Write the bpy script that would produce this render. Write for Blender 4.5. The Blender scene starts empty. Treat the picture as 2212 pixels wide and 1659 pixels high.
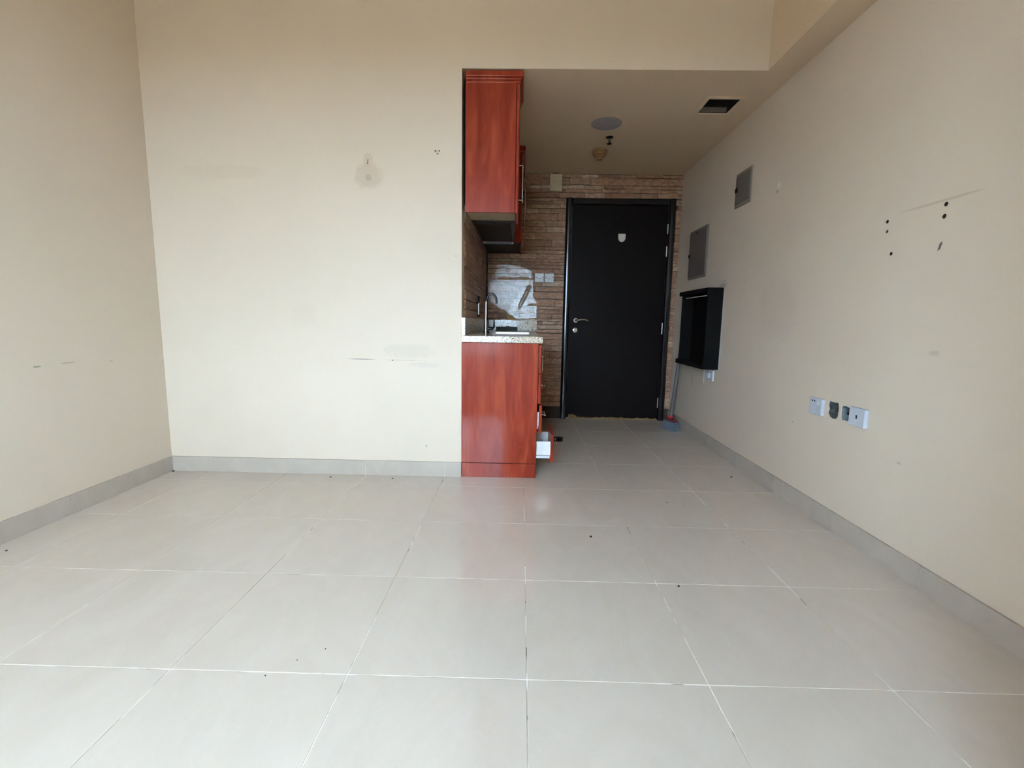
import bpy, bmesh, math, random
from mathutils import Vector, Matrix, noise as mnoise

rnd = random.Random(7)
S = bpy.context.scene
COL = S.collection

# ------------------------------------------------------------------ camera
F_PX, PITCH, YAW, ROLL = 1002.3, -0.1342, -0.0171, 0.0165
fw = Vector((math.sin(YAW)*math.cos(PITCH), math.cos(YAW)*math.cos(PITCH), math.sin(PITCH)))
rt = Vector((math.cos(YAW), -math.sin(YAW), 0)); up = rt.cross(fw)
r2 = rt*math.cos(ROLL) + up*math.sin(ROLL); u2 = -rt*math.sin(ROLL) + up*math.cos(ROLL)
cd = bpy.data.cameras.new('camera'); cam = bpy.data.objects.new('camera', cd); COL.objects.link(cam)
cd.sensor_fit = 'HORIZONTAL'; cd.sensor_width = 36.0; cd.lens = F_PX/2212*36.0
cd.clip_start = 0.02; cd.clip_end = 1000
cam.matrix_world = Matrix(((r2.x, u2.x, -fw.x, 0), (r2.y, u2.y, -fw.y, 0), (r2.z, u2.z, -fw.z, 1.0), (0, 0, 0, 1)))
S.camera = cam

# ------------------------------------------------------------------ sky (bright overcast) and exposure
wd = bpy.data.worlds.new('overcast_sky'); S.world = wd; wd.use_nodes = True
bg = wd.node_tree.nodes['Background']
bg.inputs['Color'].default_value = (0.57, 0.775, 1.0, 1); bg.inputs['Strength'].default_value = 33.0
S.view_settings.view_transform = 'Standard'; S.view_settings.look = 'None'
S.view_settings.gamma = 1.0; S.view_settings.use_curve_mapping = False
S.view_settings.exposure = 0.70

# ------------------------------------------------------------------ measures (metres)
D, D2 = 2.887, 4.792            # wall with the kitchen opening, wall with the door
XL, XR = -2.255, 1.557          # side walls
XK = -0.367                     # side wall of the kitchen niche
ZC, ZM = 2.440, 3.00            # niche ceiling, main ceiling
XB = 1.382                      # beam
YW = -1.20                      # window wall behind the camera
T, TX, TY = 0.509, 0.0352, 1.1847
HB = 0.0975

# ------------------------------------------------------------------ node helper
class N:
    def __init__(s, name):
        s.m = bpy.data.materials.new(name); s.m.use_nodes = True
        s.t = s.m.node_tree; s.t.nodes.clear()
        s.out = s.t.nodes.new('ShaderNodeOutputMaterial')
    def n(s, typ, ins=None, **kw):
        x = s.t.nodes.new(typ)
        for k, v in kw.items(): setattr(x, k, v)
        for k, v in (ins or {}).items(): s.put(x.inputs[k], v)
        return x
    def put(s, sock, v):
        if isinstance(v, bpy.types.NodeSocket): s.t.links.new(v, sock)
        elif isinstance(v, bpy.types.Node): s.t.links.new(v.outputs[0], sock)
        elif isinstance(v, (tuple, list)) and len(v) == 3 and sock.type == 'RGBA': sock.default_value = (*v, 1)
        else: sock.default_value = v
    def math(s, op, a, b=0.0, c=0.0, clamp=False):
        x = s.t.nodes.new('ShaderNodeMath'); x.operation = op; x.use_clamp = clamp
        s.put(x.inputs[0], a); s.put(x.inputs[1], b)
        if op in ('MULTIPLY_ADD', 'SMOOTH_MIN'): s.put(x.inputs[2], c)
        return x.outputs[0]
    def mix(s, f, a, b, mode='MIX'):
        x = s.t.nodes.new('ShaderNodeMix'); x.data_type = 'RGBA'; x.blend_type = mode
        s.put(x.inputs[0], f); s.put(x.inputs[6], a); s.put(x.inputs[7], b)
        return x.outputs[2]
    def ramp(s, f, stops):
        x = s.t.nodes.new('ShaderNodeValToRGB'); e = x.color_ramp.elements
        while len(e) < len(stops): e.new(0.5)
        for i, (p, c) in enumerate(stops):
            e[i].position = p; e[i].color = (*c, 1) if len(c) == 3 else c
        s.put(x.inputs[0], f); return x.outputs[0]
    def mr(s, v, a, b, c=0.0, d=1.0):
        x = s.n('ShaderNodeMapRange', {'Value': v, 'From Min': a, 'From Max': b, 'To Min': c, 'To Max': d})
        x.interpolation_type = 'SMOOTHSTEP'; return x.outputs[0]
    def pos(s): return s.n('ShaderNodeNewGeometry').outputs['Position']
    def obj(s): return s.n('ShaderNodeTexCoord').outputs['Object']
    def noise(s, vec, scale, detail=4, rough=0.55, dist=0.0):
        return s.n('ShaderNodeTexNoise', {'Vector': vec, 'Scale': scale, 'Detail': detail, 'Roughness': rough, 'Distortion': dist}).outputs[0]
    def scale(s, vec, v):
        x = s.t.nodes.new('ShaderNodeMapping'); s.put(x.inputs[0], vec); x.inputs['Scale'].default_value = v; return x.outputs[0]
    def bump(s, h, strength=0.1, dist=0.002):
        return s.n('ShaderNodeBump', {'Height': h, 'Strength': strength, 'Distance': dist}).outputs[0]
    def bsdf(s, **kw):
        x = s.t.nodes.new('ShaderNodeBsdfPrincipled')
        for k, v in kw.items(): s.put(x.inputs[k.replace('_', ' ')], v)
        s.t.links.new(x.outputs[0], s.out.inputs[0]); return x

def srgb(r, g, b):
    f = lambda c: (c/255/12.92) if c/255 <= 0.04045 else ((c/255+0.055)/1.055)**2.4
    return (f(r), f(g), f(b))

def simple(name, col, rough=0.5, metal=0.0, var=0.08, scale=30.0, bump=0.0, **kw):
    k = N(name); p = k.obj(); n = k.noise(p, scale)
    c2 = tuple(max(0, c*(1-var*2)) for c in col)
    a = dict(Base_Color=k.mix(k.mr(n, 0.3, 0.7), c2, col), Roughness=rough, Metallic=metal)
    if bump: a['Normal'] = k.bump(n, bump)
    for q, v in kw.items(): a[q] = v
    k.bsdf(**a); return k.m

# ------------------------------------------------------------------ wall paint with its stains
def paint(name, base, axis=None, stains=()):
    """stains: (u, z, ru, rz, soft, ragged, strength, colour); u runs along `axis` (0 = x, 1 = y)"""
    k = N(name); p = k.pos()
    n1 = k.noise(p, 1.3, 3); n2 = k.noise(p, 320, 2, 0.6)
    col = k.mix(k.mr(n1, 0.3, 0.7), tuple(c*0.965 for c in base), base)
    if stains:
        sx = k.n('ShaderNodeSeparateXYZ', {0: p})
        U, Z = sx.outputs[axis], sx.outputs[2]
        nz = k.math('SUBTRACT', k.noise(p, 26, 5, 0.65), 0.5)
        nf = k.noise(p, 90, 3, 0.6)
        for (u, z, ru, rz, soft, rag, st, c) in stains:
            a = k.math('DIVIDE', k.math('SUBTRACT', U, u), ru)
            b = k.math('DIVIDE', k.math('SUBTRACT', Z, z), rz)
            d = k.math('ADD', k.math('POWER', k.math('ABSOLUTE', a), 2.6), k.math('POWER', k.math('ABSOLUTE', b), 2.6))
            d = k.math('MULTIPLY_ADD', nz, rag, d)
            m = k.math('MULTIPLY', k.mr(d, 1.0, 1.0-soft), st)
            m = k.math('MULTIPLY', m, k.mr(nf, 0.15, 0.6, 0.55, 1.0))
            col = k.mix(m, col, c)
    k.bsdf(Base_Color=col, Roughness=0.55, Specular_IOR_Level=0.35, Normal=k.bump(n2, 0.05, 0.001))
    return k.m

CREAM = (0.745, 0.632, 0.50)
BRN, GRY, DRK = srgb(176, 158, 138), srgb(186, 178, 166), srgb(45, 40, 36)
M = {}
M['wall_back'] = paint('painted_plaster_back', CREAM, 0, [
    (-0.925, 1.845, 0.095, 0.085, 0.9, 1.2, 0.30, srgb(172, 148, 122)),
    (-0.925, 1.835, 0.022, 0.022, 0.9, 0.6, 0.40, srgb(160, 138, 108)),
    (-0.924, 1.935, 0.036, 0.045, 0.9, 0.7, 0.28, srgb(172, 148, 122)),
    (-0.70, 0.805, 0.185, 0.050, 0.7, 3.0, 0.26, srgb(198, 186, 172)),
    (-1.00, 0.7495, 0.095, 0.0022, 0.9, 0.9, 0.85, DRK),
    (-0.72, 0.748, 0.14, 0.0020, 0.9, 2.4, 0.45, srgb(120, 112, 104)),
    (-0.80, 0.746, 0.006, 0.004, 0.6, 0.3, 0.8, DRK),
    (-0.60, 0.72, 0.12, 0.02, 0.9, 3.0, 0.25, srgb(190, 182, 172)),
    (-0.402, 1.387, 0.005, 0.005, 0.6, 0.5, 0.6, srgb(140, 130, 120)),
    (-0.592, 0.200, 0.006, 0.006, 0.6, 0.5, 0.7, srgb(120, 112, 104)),
    (-1.35, 1.02, 0.10, 0.09, 0.95, 2.4, 0.07, srgb(170, 165, 160)),
    (-1.80, 1.86, 0.30, 0.05, 0.9, 1.6, 0.12, srgb(190, 160, 140)),
])
M['wall_left'] = paint('painted_plaster_left', CREAM, 1, [
    (2.115, 0.754, 0.022, 0.006, 0.8, 1.2, 0.6, srgb(130, 122, 105)),
    (2.27, 0.759, 0.045, 0.004, 0.8, 1.6, 0.5, srgb(150, 140, 118)),
    (2.51, 0.747, 0.012, 0.003, 0.8, 1.2, 0.5, srgb(140, 130, 112)),
])
M['wall_right'] = paint('painted_plaster_right', CREAM, 1, [
    (1.84, 1.470, 0.20, 0.006, 0.9, 1.2, 0.30, srgb(150, 132, 115)),
    (1.815, 1.304, 0.006, 0.016, 0.5, 0.5, 0.7, srgb(110, 112, 102)),
    (1.775, 0.905, 0.03, 0.012, 0.9, 4.0, 0.30, srgb(150, 142, 130)),
    (2.995, 1.850, 0.020, 0.020, 0.4, 0.9, 0.9, srgb(235, 230, 225)),
    (3.010, 1.815, 0.012, 0.010, 0.5, 0.8, 0.7, srgb(150, 120, 80)),
    (2.62, 0.46, 0.010, 0.006, 0.6, 0.6, 0.4, srgb(140, 130, 120)),
    (1.87, 0.45, 0.012, 0.006, 0.6, 0.6, 0.4, srgb(140, 130, 120)),
    (3.70, 1.30, 0.08, 0.02, 0.9, 1.4, 0.4, srgb(120, 100, 80)),
    (3.652, 0.95, 0.016, 0.34, 0.4, 1.0, 0.95, srgb(226, 230, 222)),
    (4.20, 0.50, 0.02, 0.07, 0.8, 1.6, 0.3, srgb(140, 136, 130)),
    (2.90, 1.10, 0.25, 0.22, 0.9, 1.5, 0.10, srgb(160, 140, 125)),
])
M['paint'] = paint('painted_plaster_plain', CREAM)
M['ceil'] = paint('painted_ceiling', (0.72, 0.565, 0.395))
M['backwall'] = simple('brown_backing_plaster', srgb(70, 54, 43), 0.6, var=0.2, scale=20)

# ------------------------------------------------------------------ other materials
def m_tile():
    k = N('polished_porcelain_tile'); p = k.pos()
    oi = k.n('ShaderNodeObjectInfo').outputs['Random']
    off = k.n('ShaderNodeVectorMath', {0: p, 1: k.n('ShaderNodeCombineXYZ', {0: k.math('MULTIPLY', oi, 37.0), 1: k.math('MULTIPLY', oi, 11.0), 2: 0.0}).outputs[0]}).outputs[0]
    a = k.noise(k.scale(off, (1.6, 0.8, 1)), 2.6, 5, 0.6, 1.6)
    b = k.noise(off, 7.0, 4, 0.6, 0.8)
    col = k.mix(k.mr(a, 0.3, 0.72), srgb(213, 201, 186), srgb(218, 207, 193))
    vein = k.mr(k.math('ABSOLUTE', k.math('SUBTRACT', b, 0.5)), 0.012, 0.0)
    col = k.mix(k.math('MULTIPLY', vein, 0.10), col, srgb(225, 222, 216))
    smu = k.noise(p, 2.2, 6, 0.7, 0.6)
    col = k.mix(k.mr(smu, 0.62, 0.80, 0, 0.22), col, srgb(150, 138, 124))
    rough = k.mr(smu, 0.35, 0.75, 0.035, 0.11)
    k.bsdf(Base_Color=col, Roughness=rough, IOR=1.72, Normal=k.bump(k.noise(p, 5.0, 2), 0.02, 0.004))
    return k.m
M['tile'] = m_tile()
def m_skirt():
    k = N('matte_skirting_tile'); p = k.pos()
    a = k.noise(p, 5.0, 4, 0.6, 1.0)
    k.bsdf(Base_Color=k.mix(k.mr(a, 0.3, 0.7), srgb(182, 170, 155), srgb(190, 179, 165)), Roughness=0.32)
    return k.m
M['skirt'] = m_skirt()
def m_grout():
    k = N('tile_grout'); p = k.pos()
    a = k.noise(p, 2.7, 3, 0.7); b = k.noise(p, 6.0, 3, 0.6)
    col = k.mix(k.mr(a, 0.50, 0.57), srgb(200, 188, 173), srgb(248, 244, 236))
    col = k.mix(k.mr(b, 0.60, 0.66), col, srgb(84, 78, 72))
    k.bsdf(Base_Color=col, Roughness=0.6); return k.m
M['grout'] = m_grout()
M['joint'] = simple('white_joint_filler', srgb(228, 225, 218), 0.6)

def m_redwood(name, rough):
    k = N(name); p = k.pos()
    s = k.scale(p, (5.0, 5.0, 0.75))
    a = k.noise(s, 3.2, 5, 0.6, 0.9); b = k.noise(k.scale(p, (16, 16, 2.2)), 3.0, 3, 0.5, 0.4); c = k.noise(p, 42, 3, 0.7)
    col = k.ramp(a, [(0.25, srgb(118, 37, 25)), (0.5, srgb(148, 55, 36)), (0.75, srgb(174, 78, 50))])
    col = k.mix(k.mr(b, 0.35, 0.75, 0, 0.35), col, srgb(138, 46, 34))
    col = k.mix(k.mr(c, 0.72, 0.78, 0, 0.35), col, srgb(196, 150, 140))
    str_ = k.noise(k.scale(p, (60, 60, 2)), 2.0, 3)
    k.bsdf(Base_Color=col, Roughness=k.mr(a, 0.3, 0.8, rough, rough+0.10), Specular_IOR_Level=0.08,
           Normal=k.bump(str_, 0.02, 0.0012), Coat_Weight=0.20, Coat_Roughness=k.mr(b, 0.3, 0.7, 0.05, 0.14), Coat_IOR=1.55)
    return k.m
M['red'] = m_redwood('red_cherry_laminate', 0.28)
M['redkick'] = m_redwood('red_cherry_plinth', 0.36)
M['cream_board'] = simple('cream_melamine', srgb(196, 178, 148), 0.5)
M['white_board'] = simple('white_melamine', srgb(236, 236, 232), 0.35, var=0.03)
M['dark_gap'] = simple('dark_carcass', srgb(38, 24, 20), 0.6)

def m_granite():
    k = N('speckled_granite'); p = k.pos()
    v = k.n('ShaderNodeTexVoronoi', {'Vector': k.n('ShaderNodeVectorMath', {0: p, 1: k.n('ShaderNodeVectorMath', {0: k.n('ShaderNodeTexNoise', {'Vector': p, 'Scale': 120.0}).outputs[1], 'Scale': 0.006}, operation='SCALE').outputs[0]}).outputs[0], 'Scale': 190.0}); d = v.outputs['Color']
    g = k.n('ShaderNodeSeparateColor', {0: d}).outputs[0]
    n = k.noise(p, 70, 4, 0.7)
    col = k.ramp(g, [(0.0, srgb(70, 62, 56)), (0.12, srgb(120, 108, 96)), (0.22, srgb(205, 192, 170)), (0.6, srgb(222, 212, 192)), (0.85, srgb(190, 160, 125)), (1.0, srgb(232, 226, 212))])
    col = k.mix(k.mr(n, 0.60, 0.68, 0, 0.8), col, srgb(60, 56, 54))
    k.bsdf(Base_Color=col, Roughness=0.16, IOR=1.55); return k.m
M['granite'] = m_granite()

def m_stone():
    k = N('stacked_ledge_stone'); p = k.pos()
    r = k.n('ShaderNodeObjectInfo').outputs['Random']
    n = k.noise(k.scale(p, (1, 1, 2.4)), 22, 6, 0.68, 0.5)
    base = k.ramp(r, [(0.0, srgb(176, 134, 104)), (0.3, srgb(212, 168, 134)), (0.6, srgb(196, 152, 122)), (0.8, srgb(226, 194, 160)), (0.93, srgb(166, 124, 98)), (1.0, srgb(234, 210, 178))])
    col = k.mix(k.mr(n, 0.32, 0.72), k.mix(0.6, base, srgb(84, 54, 38)), base)
    col = k.mix(k.mr(n, 0.66, 0.8, 0, 0.5), col, srgb(206, 190, 170))
    k.bsdf(Base_Color=col, Roughness=0.38, Normal=k.bump(n, 0.9, 0.009)); return k.m
M['stone'] = m_stone()

def m_door():
    k = N('dark_wenge_veneer'); p = k.pos()
    n = k.noise(k.scale(p, (26, 26, 1.2)), 3.0, 4, 0.6, 0.3)
    k.bsdf(Base_Color=k.mix(n, (0.0046, 0.0020, 0.0021), (0.0076, 0.0037, 0.0038)), Roughness=0.5, Specular_IOR_Level=0.12); return k.m
M['door'] = m_door()
M['doorframe'] = simple('dark_door_frame_lacquer', (0.011, 0.0085, 0.011), 0.2)
M['rawwood'] = simple('bare_chipped_wood', srgb(150, 118, 66), 0.7, var=0.25, scale=60)
M['chrome'] = simple('polished_chrome', (0.80, 0.79, 0.77), 0.12, 1.0, var=0.02)
M['steel'] = simple('brushed_steel', (0.62, 0.61, 0.60), 0.28, 1.0, var=0.05)
M['darksteel'] = simple('dull_grey_metal', (0.16, 0.16, 0.155), 0.45, 0.6)
M['darkmetal'] = simple('tarnished_dark_metal', (0.035, 0.03, 0.028), 0.35, 0.8)
M['blackmetal'] = simple('black_grimy_metal', (0.02, 0.02, 0.022), 0.22, 0.3)
M['black'] = simple('black_painted_wood', (0.0042, 0.0038, 0.0040), 0.6, var=0.15, Specular_IOR_Level=0.12)
M['holeshade'] = simple('painted_hole_shade', srgb(46, 38, 32), 0.9)  # shade inside the drilled holes, painted as a dark colour
M['chip'] = simple('grey_green_plaster', srgb(112, 112, 100), 0.9, var=0.2)
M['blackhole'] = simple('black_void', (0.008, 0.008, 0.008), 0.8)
M['greymetal'] = simple('grey_painted_metal', srgb(110, 102, 96), 0.5, var=0.04)
M['greyframe'] = simple('grey_panel_rim', srgb(134, 122, 108), 0.5, var=0.04)
M['plastic'] = simple('white_plastic', srgb(226, 228, 232), 0.3, var=0.02)
M['plasticgrey'] = simple('pale_grey_plastic', srgb(205, 208, 216), 0.35, var=0.03)
M['creamplastic'] = simple('cream_plastic', srgb(206, 186, 150), 0.45, var=0.05)
M['shell'] = simple('off_white_plastic', srgb(214, 202, 192), 0.4, var=0.03)
M['tanplastic'] = simple('yellowed_plastic', srgb(164, 124, 78), 0.45, var=0.12, scale=60)
M['lightgrey'] = simple('pale_grey_plate', srgb(166, 158, 158), 0.6, var=0.06)
M['bristle'] = simple('blue_grey_bristle', srgb(120, 134, 148), 0.45, var=0.3, scale=160)
M['redplastic'] = simple('red_plastic', srgb(176, 22, 26), 0.35)
M['darkred'] = simple('dull_red_plastic', srgb(112, 62, 62), 0.5)
M['greytube'] = simple('grey_coated_tube', srgb(98, 97, 100), 0.35, var=0.05)
M['concrete'] = simple('grey_rendered_box', srgb(98, 100, 98), 0.6, var=0.35, scale=40, bump=0.6)
M['galv'] = simple('galvanised_box', srgb(150, 160, 164), 0.4, 0.25, var=0.2, scale=30)
M['paper'] = simple('white_paper', srgb(222, 232, 240), 0.6)
M['tan'] = simple('tan_paper', srgb(178, 140, 84), 0.7, var=0.15)
M['rubber'] = simple('black_rubber', (0.012, 0.010, 0.009), 0.6)
M['sand'] = simple('sandy_ground', srgb(116, 95, 72), 0.9, var=0.1, scale=0.3)
M['alu'] = simple('white_window_frame', srgb(228, 228, 226), 0.4)
def m_glass():
    k = N('window_glass')
    mx = k.n('ShaderNodeMixShader', {0: 0.06, 1: k.n('ShaderNodeBsdfTransparent').outputs[0], 2: k.n('ShaderNodeBsdfGlossy', {'Roughness': 0.02}).outputs[0]})
    k.t.links.new(mx.outputs[0], k.out.inputs[0]); return k.m
M['glass'] = m_glass()
def m_film():
    k = N('crumpled_glossy_film'); p = k.pos()
    n = k.noise(k.scale(p, (1.4, 1, 0.7)), 38, 5, 0.65, 2.2); n2 = k.noise(p, 140, 3, 0.6, 0.8)
    bm = k.bump(k.math('ADD', n, k.math('MULTIPLY', n2, 0.45)), 0.255, 0.006)
    g = k.n('ShaderNodeBsdfGlossy', {'Color': (0.90, 0.93, 0.95, 1), 'Roughness': 0.17, 'Normal': bm}).outputs[0]
    tr = k.n('ShaderNodeBsdfTransparent', {'Color': (0.93, 0.94, 0.95, 1)}).outputs[0]
    mx = k.n('ShaderNodeMixShader', {0: k.mr(n, 0.35, 0.65, 0.035, 0.22), 1: tr, 2: g})
    k.t.links.new(mx.outputs[0], k.out.inputs[0]); return k.m
M['film'] = m_film()

# ------------------------------------------------------------------ mesh helpers
class MB:
    def __init__(s): s.v = []; s.f = []; s.sm = []
    def add(s, vs, fs, smooth=False):
        o = len(s.v); s.v += [tuple(v) for v in vs]; s.f += [tuple(i+o for i in f) for f in fs]; s.sm += [smooth]*len(fs); return s
    def box(s, x0, x1, y0, y1, z0, z1, b=0.0):
        if b <= 0:
            v = [(x, y, z) for z in (z0, z1) for y in (y0, y1) for x in (x0, x1)]
            return s.add(v, [(0, 2, 3, 1), (4, 5, 7, 6), (0, 1, 5, 4), (2, 6, 7, 3), (0, 4, 6, 2), (1, 3, 7, 5)])
        bm = bmesh.new()
        bmesh.ops.create_cube(bm, size=1, matrix=Matrix.Translation(((x0+x1)/2, (y0+y1)/2, (z0+z1)/2)) @ Matrix.Diagonal((x1-x0, y1-y0, z1-z0, 1)))
        bmesh.ops.bevel(bm, geom=bm.edges[:], offset=b, segments=2, affect='EDGES', profile=0.5)
        bm.verts.index_update()
        s.add([v.co for v in bm.verts], [[v.index for v in f.verts] for f in bm.faces]); bm.free(); return s
    def tube(s, pts, r, n=10, caps=True):
        pts = [Vector(p) for p in pts]; rs = r if isinstance(r, (list, tuple)) else [r]*len(pts)
        vs = []; ref = None
        for i, p in enumerate(pts):
            t = (pts[min(i+1, len(pts)-1)] - pts[max(i-1, 0)]).normalized()
            if ref is None: ref = Vector((0, 0, 1)) if abs(t.z) < 0.9 else Vector((1, 0, 0))
            a = t.cross(ref).normalized(); b = a.cross(t).normalized(); ref = b
            for k in range(n):
                q = 2*math.pi*k/n; vs.append(p + a*math.cos(q)*rs[i] + b*math.sin(q)*rs[i])
        fs = [(i*n+k, i*n+(k+1) % n, (i+1)*n+(k+1) % n, (i+1)*n+k) for i in range(len(pts)-1) for k in range(n)]
        s.add(vs, fs, True)
        if caps: s.add(vs[:n], [tuple(range(n))[::-1]]); s.add(vs[-n:], [tuple(range(n))])
        return s
    def lathe(s, c, axis, prof, n=24, smooth=False):
        """prof: (distance along axis, radius) pairs"""
        ax = Vector(axis).normalized(); ref = Vector((0, 0, 1)) if abs(ax.z) < 0.9 else Vector((1, 0, 0))
        a = ax.cross(ref).normalized(); b = ax.cross(a); c = Vector(c); vs = []
        for (h, r) in prof:
            for k in range(n):
                q = 2*math.pi*k/n; vs.append(c + ax*h + a*math.cos(q)*max(r, 1e-5) + b*math.sin(q)*max(r, 1e-5))
        fs = [(i*n+k, i*n+(k+1) % n, (i+1)*n+(k+1) % n, (i+1)*n+k) for i in range(len(prof)-1) for k in range(n)]
        s.add(vs, fs, smooth); return s
    def prism(s, poly, ax, a, b):
        """poly in the two other axes (x<y<z order), extruded along axis ax from a to b"""
        def P(p, w):
            q = list(p); q.insert(ax, w); return tuple(q)
        n = len(poly); vs = [P(p, a) for p in poly] + [P(p, b) for p in poly]
        fs = [tuple(range(n)), tuple(range(n, 2*n))[::-1]] + [(i, i+n, (i+1) % n+n, (i+1) % n) for i in range(n)]
        return s.add(vs, fs)
    def mesh(s, name, mat, org=(0, 0, 0)):
        me = bpy.data.meshes.new(name); o = Vector(org)
        me.from_pydata([Vector(v)-o for v in s.v], [], s.f); me.update()
        bm = bmesh.new(); bm.from_mesh(me); bmesh.ops.recalc_face_normals(bm, faces=bm.faces[:]); bm.to_mesh(me); bm.free()
        for p, q in zip(me.polygons, s.sm): p.use_smooth = q
        if mat: me.materials.append(M[mat])
        return me

def tag(o, label=None, cat=None, group=None, kind=None):
    if label: o['label'] = label
    if cat: o['category'] = cat
    if group: o['group'] = group
    if kind: o['kind'] = kind
    return o
def thing(name, label, cat, loc, group=None, kind=None):
    o = bpy.data.objects.new(name, None); o.empty_display_size = 0.05; o.location = loc; COL.objects.link(o)
    return tag(o, label, cat, group, kind)
def part(name, mb, mat, root, parent=None, label=None):
    """mb in world coordinates; root = the thing, parent = a part of it for a sub-part"""
    o = bpy.data.objects.new(name, mb.mesh(name, mat, root.location)); COL.objects.link(o)
    o.parent = parent or root
    if label: o['label'] = label
    return o
def solo(name, mb, mat, loc, label, cat, group=None, kind=None):
    o = bpy.data.objects.new(name, mb.mesh(name, mat, loc)); o.location = loc; COL.objects.link(o)
    return tag(o, label, cat, group, kind)
def struct(name, mb, mat, label, cat):
    return solo(name, mb, mat, (0, 0, 0), label, cat, kind='structure')
def cut(o, cutter, mat=None):
    me = cutter.mesh('cutter', mat); c = bpy.data.objects.new('cutter', me); COL.objects.link(c)
    md = o.modifiers.new('b', 'BOOLEAN'); md.operation = 'DIFFERENCE'; md.object = c; md.solver = 'EXACT'
    if mat: md.material_mode = 'TRANSFER'
    dg = bpy.context.evaluated_depsgraph_get(); dg.update()
    new = bpy.data.meshes.new_from_object(o.evaluated_get(dg)); o.modifiers.clear()
    mats = list(o.data.materials); o.data = new
    if not new.materials:
        for m in mats: new.materials.append(m)
    bpy.data.objects.remove(c); bpy.data.meshes.remove(me)
def arc(c, r, a0, a1, n, plane='xz'):
    out = []
    for i in range(n+1):
        q = a0+(a1-a0)*i/n; u, w = r*math.cos(q), r*math.sin(q)
        out.append((c[0]+u, c[1], c[2]+w) if plane == 'xz' else (c[0], c[1]+u, c[2]+w))
    return out

# ================================================================== THE SETTING
struct('ground', MB().box(-160, 160, -320, -3.4, -9.2, -9.0), 'sand', 'pale sandy ground far below outside the window', 'ground')

# ---- floor: grout bed + single tiles
floor = struct('floor', MB().box(XL-0.12, XR+0.12, YW-0.12, D2+0.12, -0.08, -0.0012), 'grout', 'glossy pale grey tiled floor with thin grout lines', 'floor')
GAP = 0.0013
def tile_mesh(w, h):
    bm = bmesh.new()
    bmesh.ops.create_cube(bm, size=1, matrix=Matrix.Diagonal((w, h, 0.006, 1)))
    bmesh.ops.bevel(bm, geom=[e for e in bm.edges if all(v.co.z > 0 for v in e.verts)], offset=0.0008, segments=1, affect='EDGES')
    me = bpy.data.meshes.new('floor_tile'); bm.to_mesh(me); bm.free(); me.materials.append(M['tile']); return me
tcache = {}
def lay(x0, x1, y0, y1):
    if x1-x0 < 0.012 or y1-y0 < 0.012: return
    key = (round(x1-x0, 4), round(y1-y0, 4))
    if key not in tcache: tcache[key] = tile_mesh(x1-x0, y1-y0)
    o = bpy.data.objects.new('floor_tile', tcache[key]); COL.objects.link(o); o.parent = floor
    o.location = ((x0+x1)/2, (y0+y1)/2, -0.003)
for i in range(-6, 4):
    for j in range(-9, 9):
        x0, x1, y0, y1 = TX+i*T+GAP, TX+(i+1)*T-GAP, TY+j*T+GAP, TY+(j+1)*T-GAP
        x0, x1, y0, y1 = max(x0, XL), min(x1, XR), max(y0, YW), min(y1, D2)
        if x1 <= x0 or y1 <= y0: continue
        if y0 >= D and x1 <= XK+0.03: continue
        if y0 < D < y1 and x1 <= XK: y1 = D
        lay(x0, x1, y0, y1)

# ---- walls
struct('wall_left', MB().box(XL-0.12, XL, YW-0.12, D+0.12, -0.08, ZM), 'wall_left', 'cream painted wall running towards the corner', 'wall')
wb = MB().box(XL, XK, D, D+0.12, -0.08, ZM)
wb.box(XK, XR+0.12, D, D+0.12, ZC+0.002, ZM)
wb = struct('wall_back', wb, 'wall_back', 'cream painted wall with scuffs beside the kitchen opening', 'wall')
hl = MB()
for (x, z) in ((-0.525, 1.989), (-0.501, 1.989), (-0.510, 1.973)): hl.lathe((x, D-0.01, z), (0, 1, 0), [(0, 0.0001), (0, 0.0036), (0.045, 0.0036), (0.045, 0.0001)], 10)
cut(wb, hl, 'holeshade')
wr = struct('wall_right', MB().box(XR, XR+0.14, YW-0.12, D2+0.12, -0.08, ZM), 'wall_right', 'cream painted wall with sockets and drilled holes', 'wall')
hl = MB()
H1 = [(2.335, 0.612), (2.330, 0.632), (2.300, 0.628), (2.262, 0.632), (2.256, 0.604), (2.259, 0.565), (2.268, 0.550), (2.298, 0.546), (2.318, 0.553), (2.332, 0.570), (2.326, 0.590)]
H2 = [(2.240, 0.617), (2.232, 0.624), (2.205, 0.626), (2.182, 0.620), (2.171, 0.608), (2.170, 0.557), (2.232, 0.555), (2.238, 0.565)]
hl.prism(H1, 0, XR-0.02, XR+0.05); hl.prism(H2, 0, XR-0.02, XR+0.045)
cut(wr, hl)
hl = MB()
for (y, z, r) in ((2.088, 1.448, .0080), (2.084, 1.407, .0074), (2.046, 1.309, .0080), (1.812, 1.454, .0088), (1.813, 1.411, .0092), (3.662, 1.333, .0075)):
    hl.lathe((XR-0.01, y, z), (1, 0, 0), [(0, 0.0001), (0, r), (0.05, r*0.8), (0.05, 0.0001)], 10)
cut(wr, hl, 'holeshade'); hl = MB()
hl.prism([(1.809, 1.322), (1.806, 1.312), (1.813, 1.296), (1.824, 1.287), (1.822, 1.296), (1.816, 1.312)], 0, XR-0.01, XR+0.008)
cut(wr, hl, 'chip')
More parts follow.
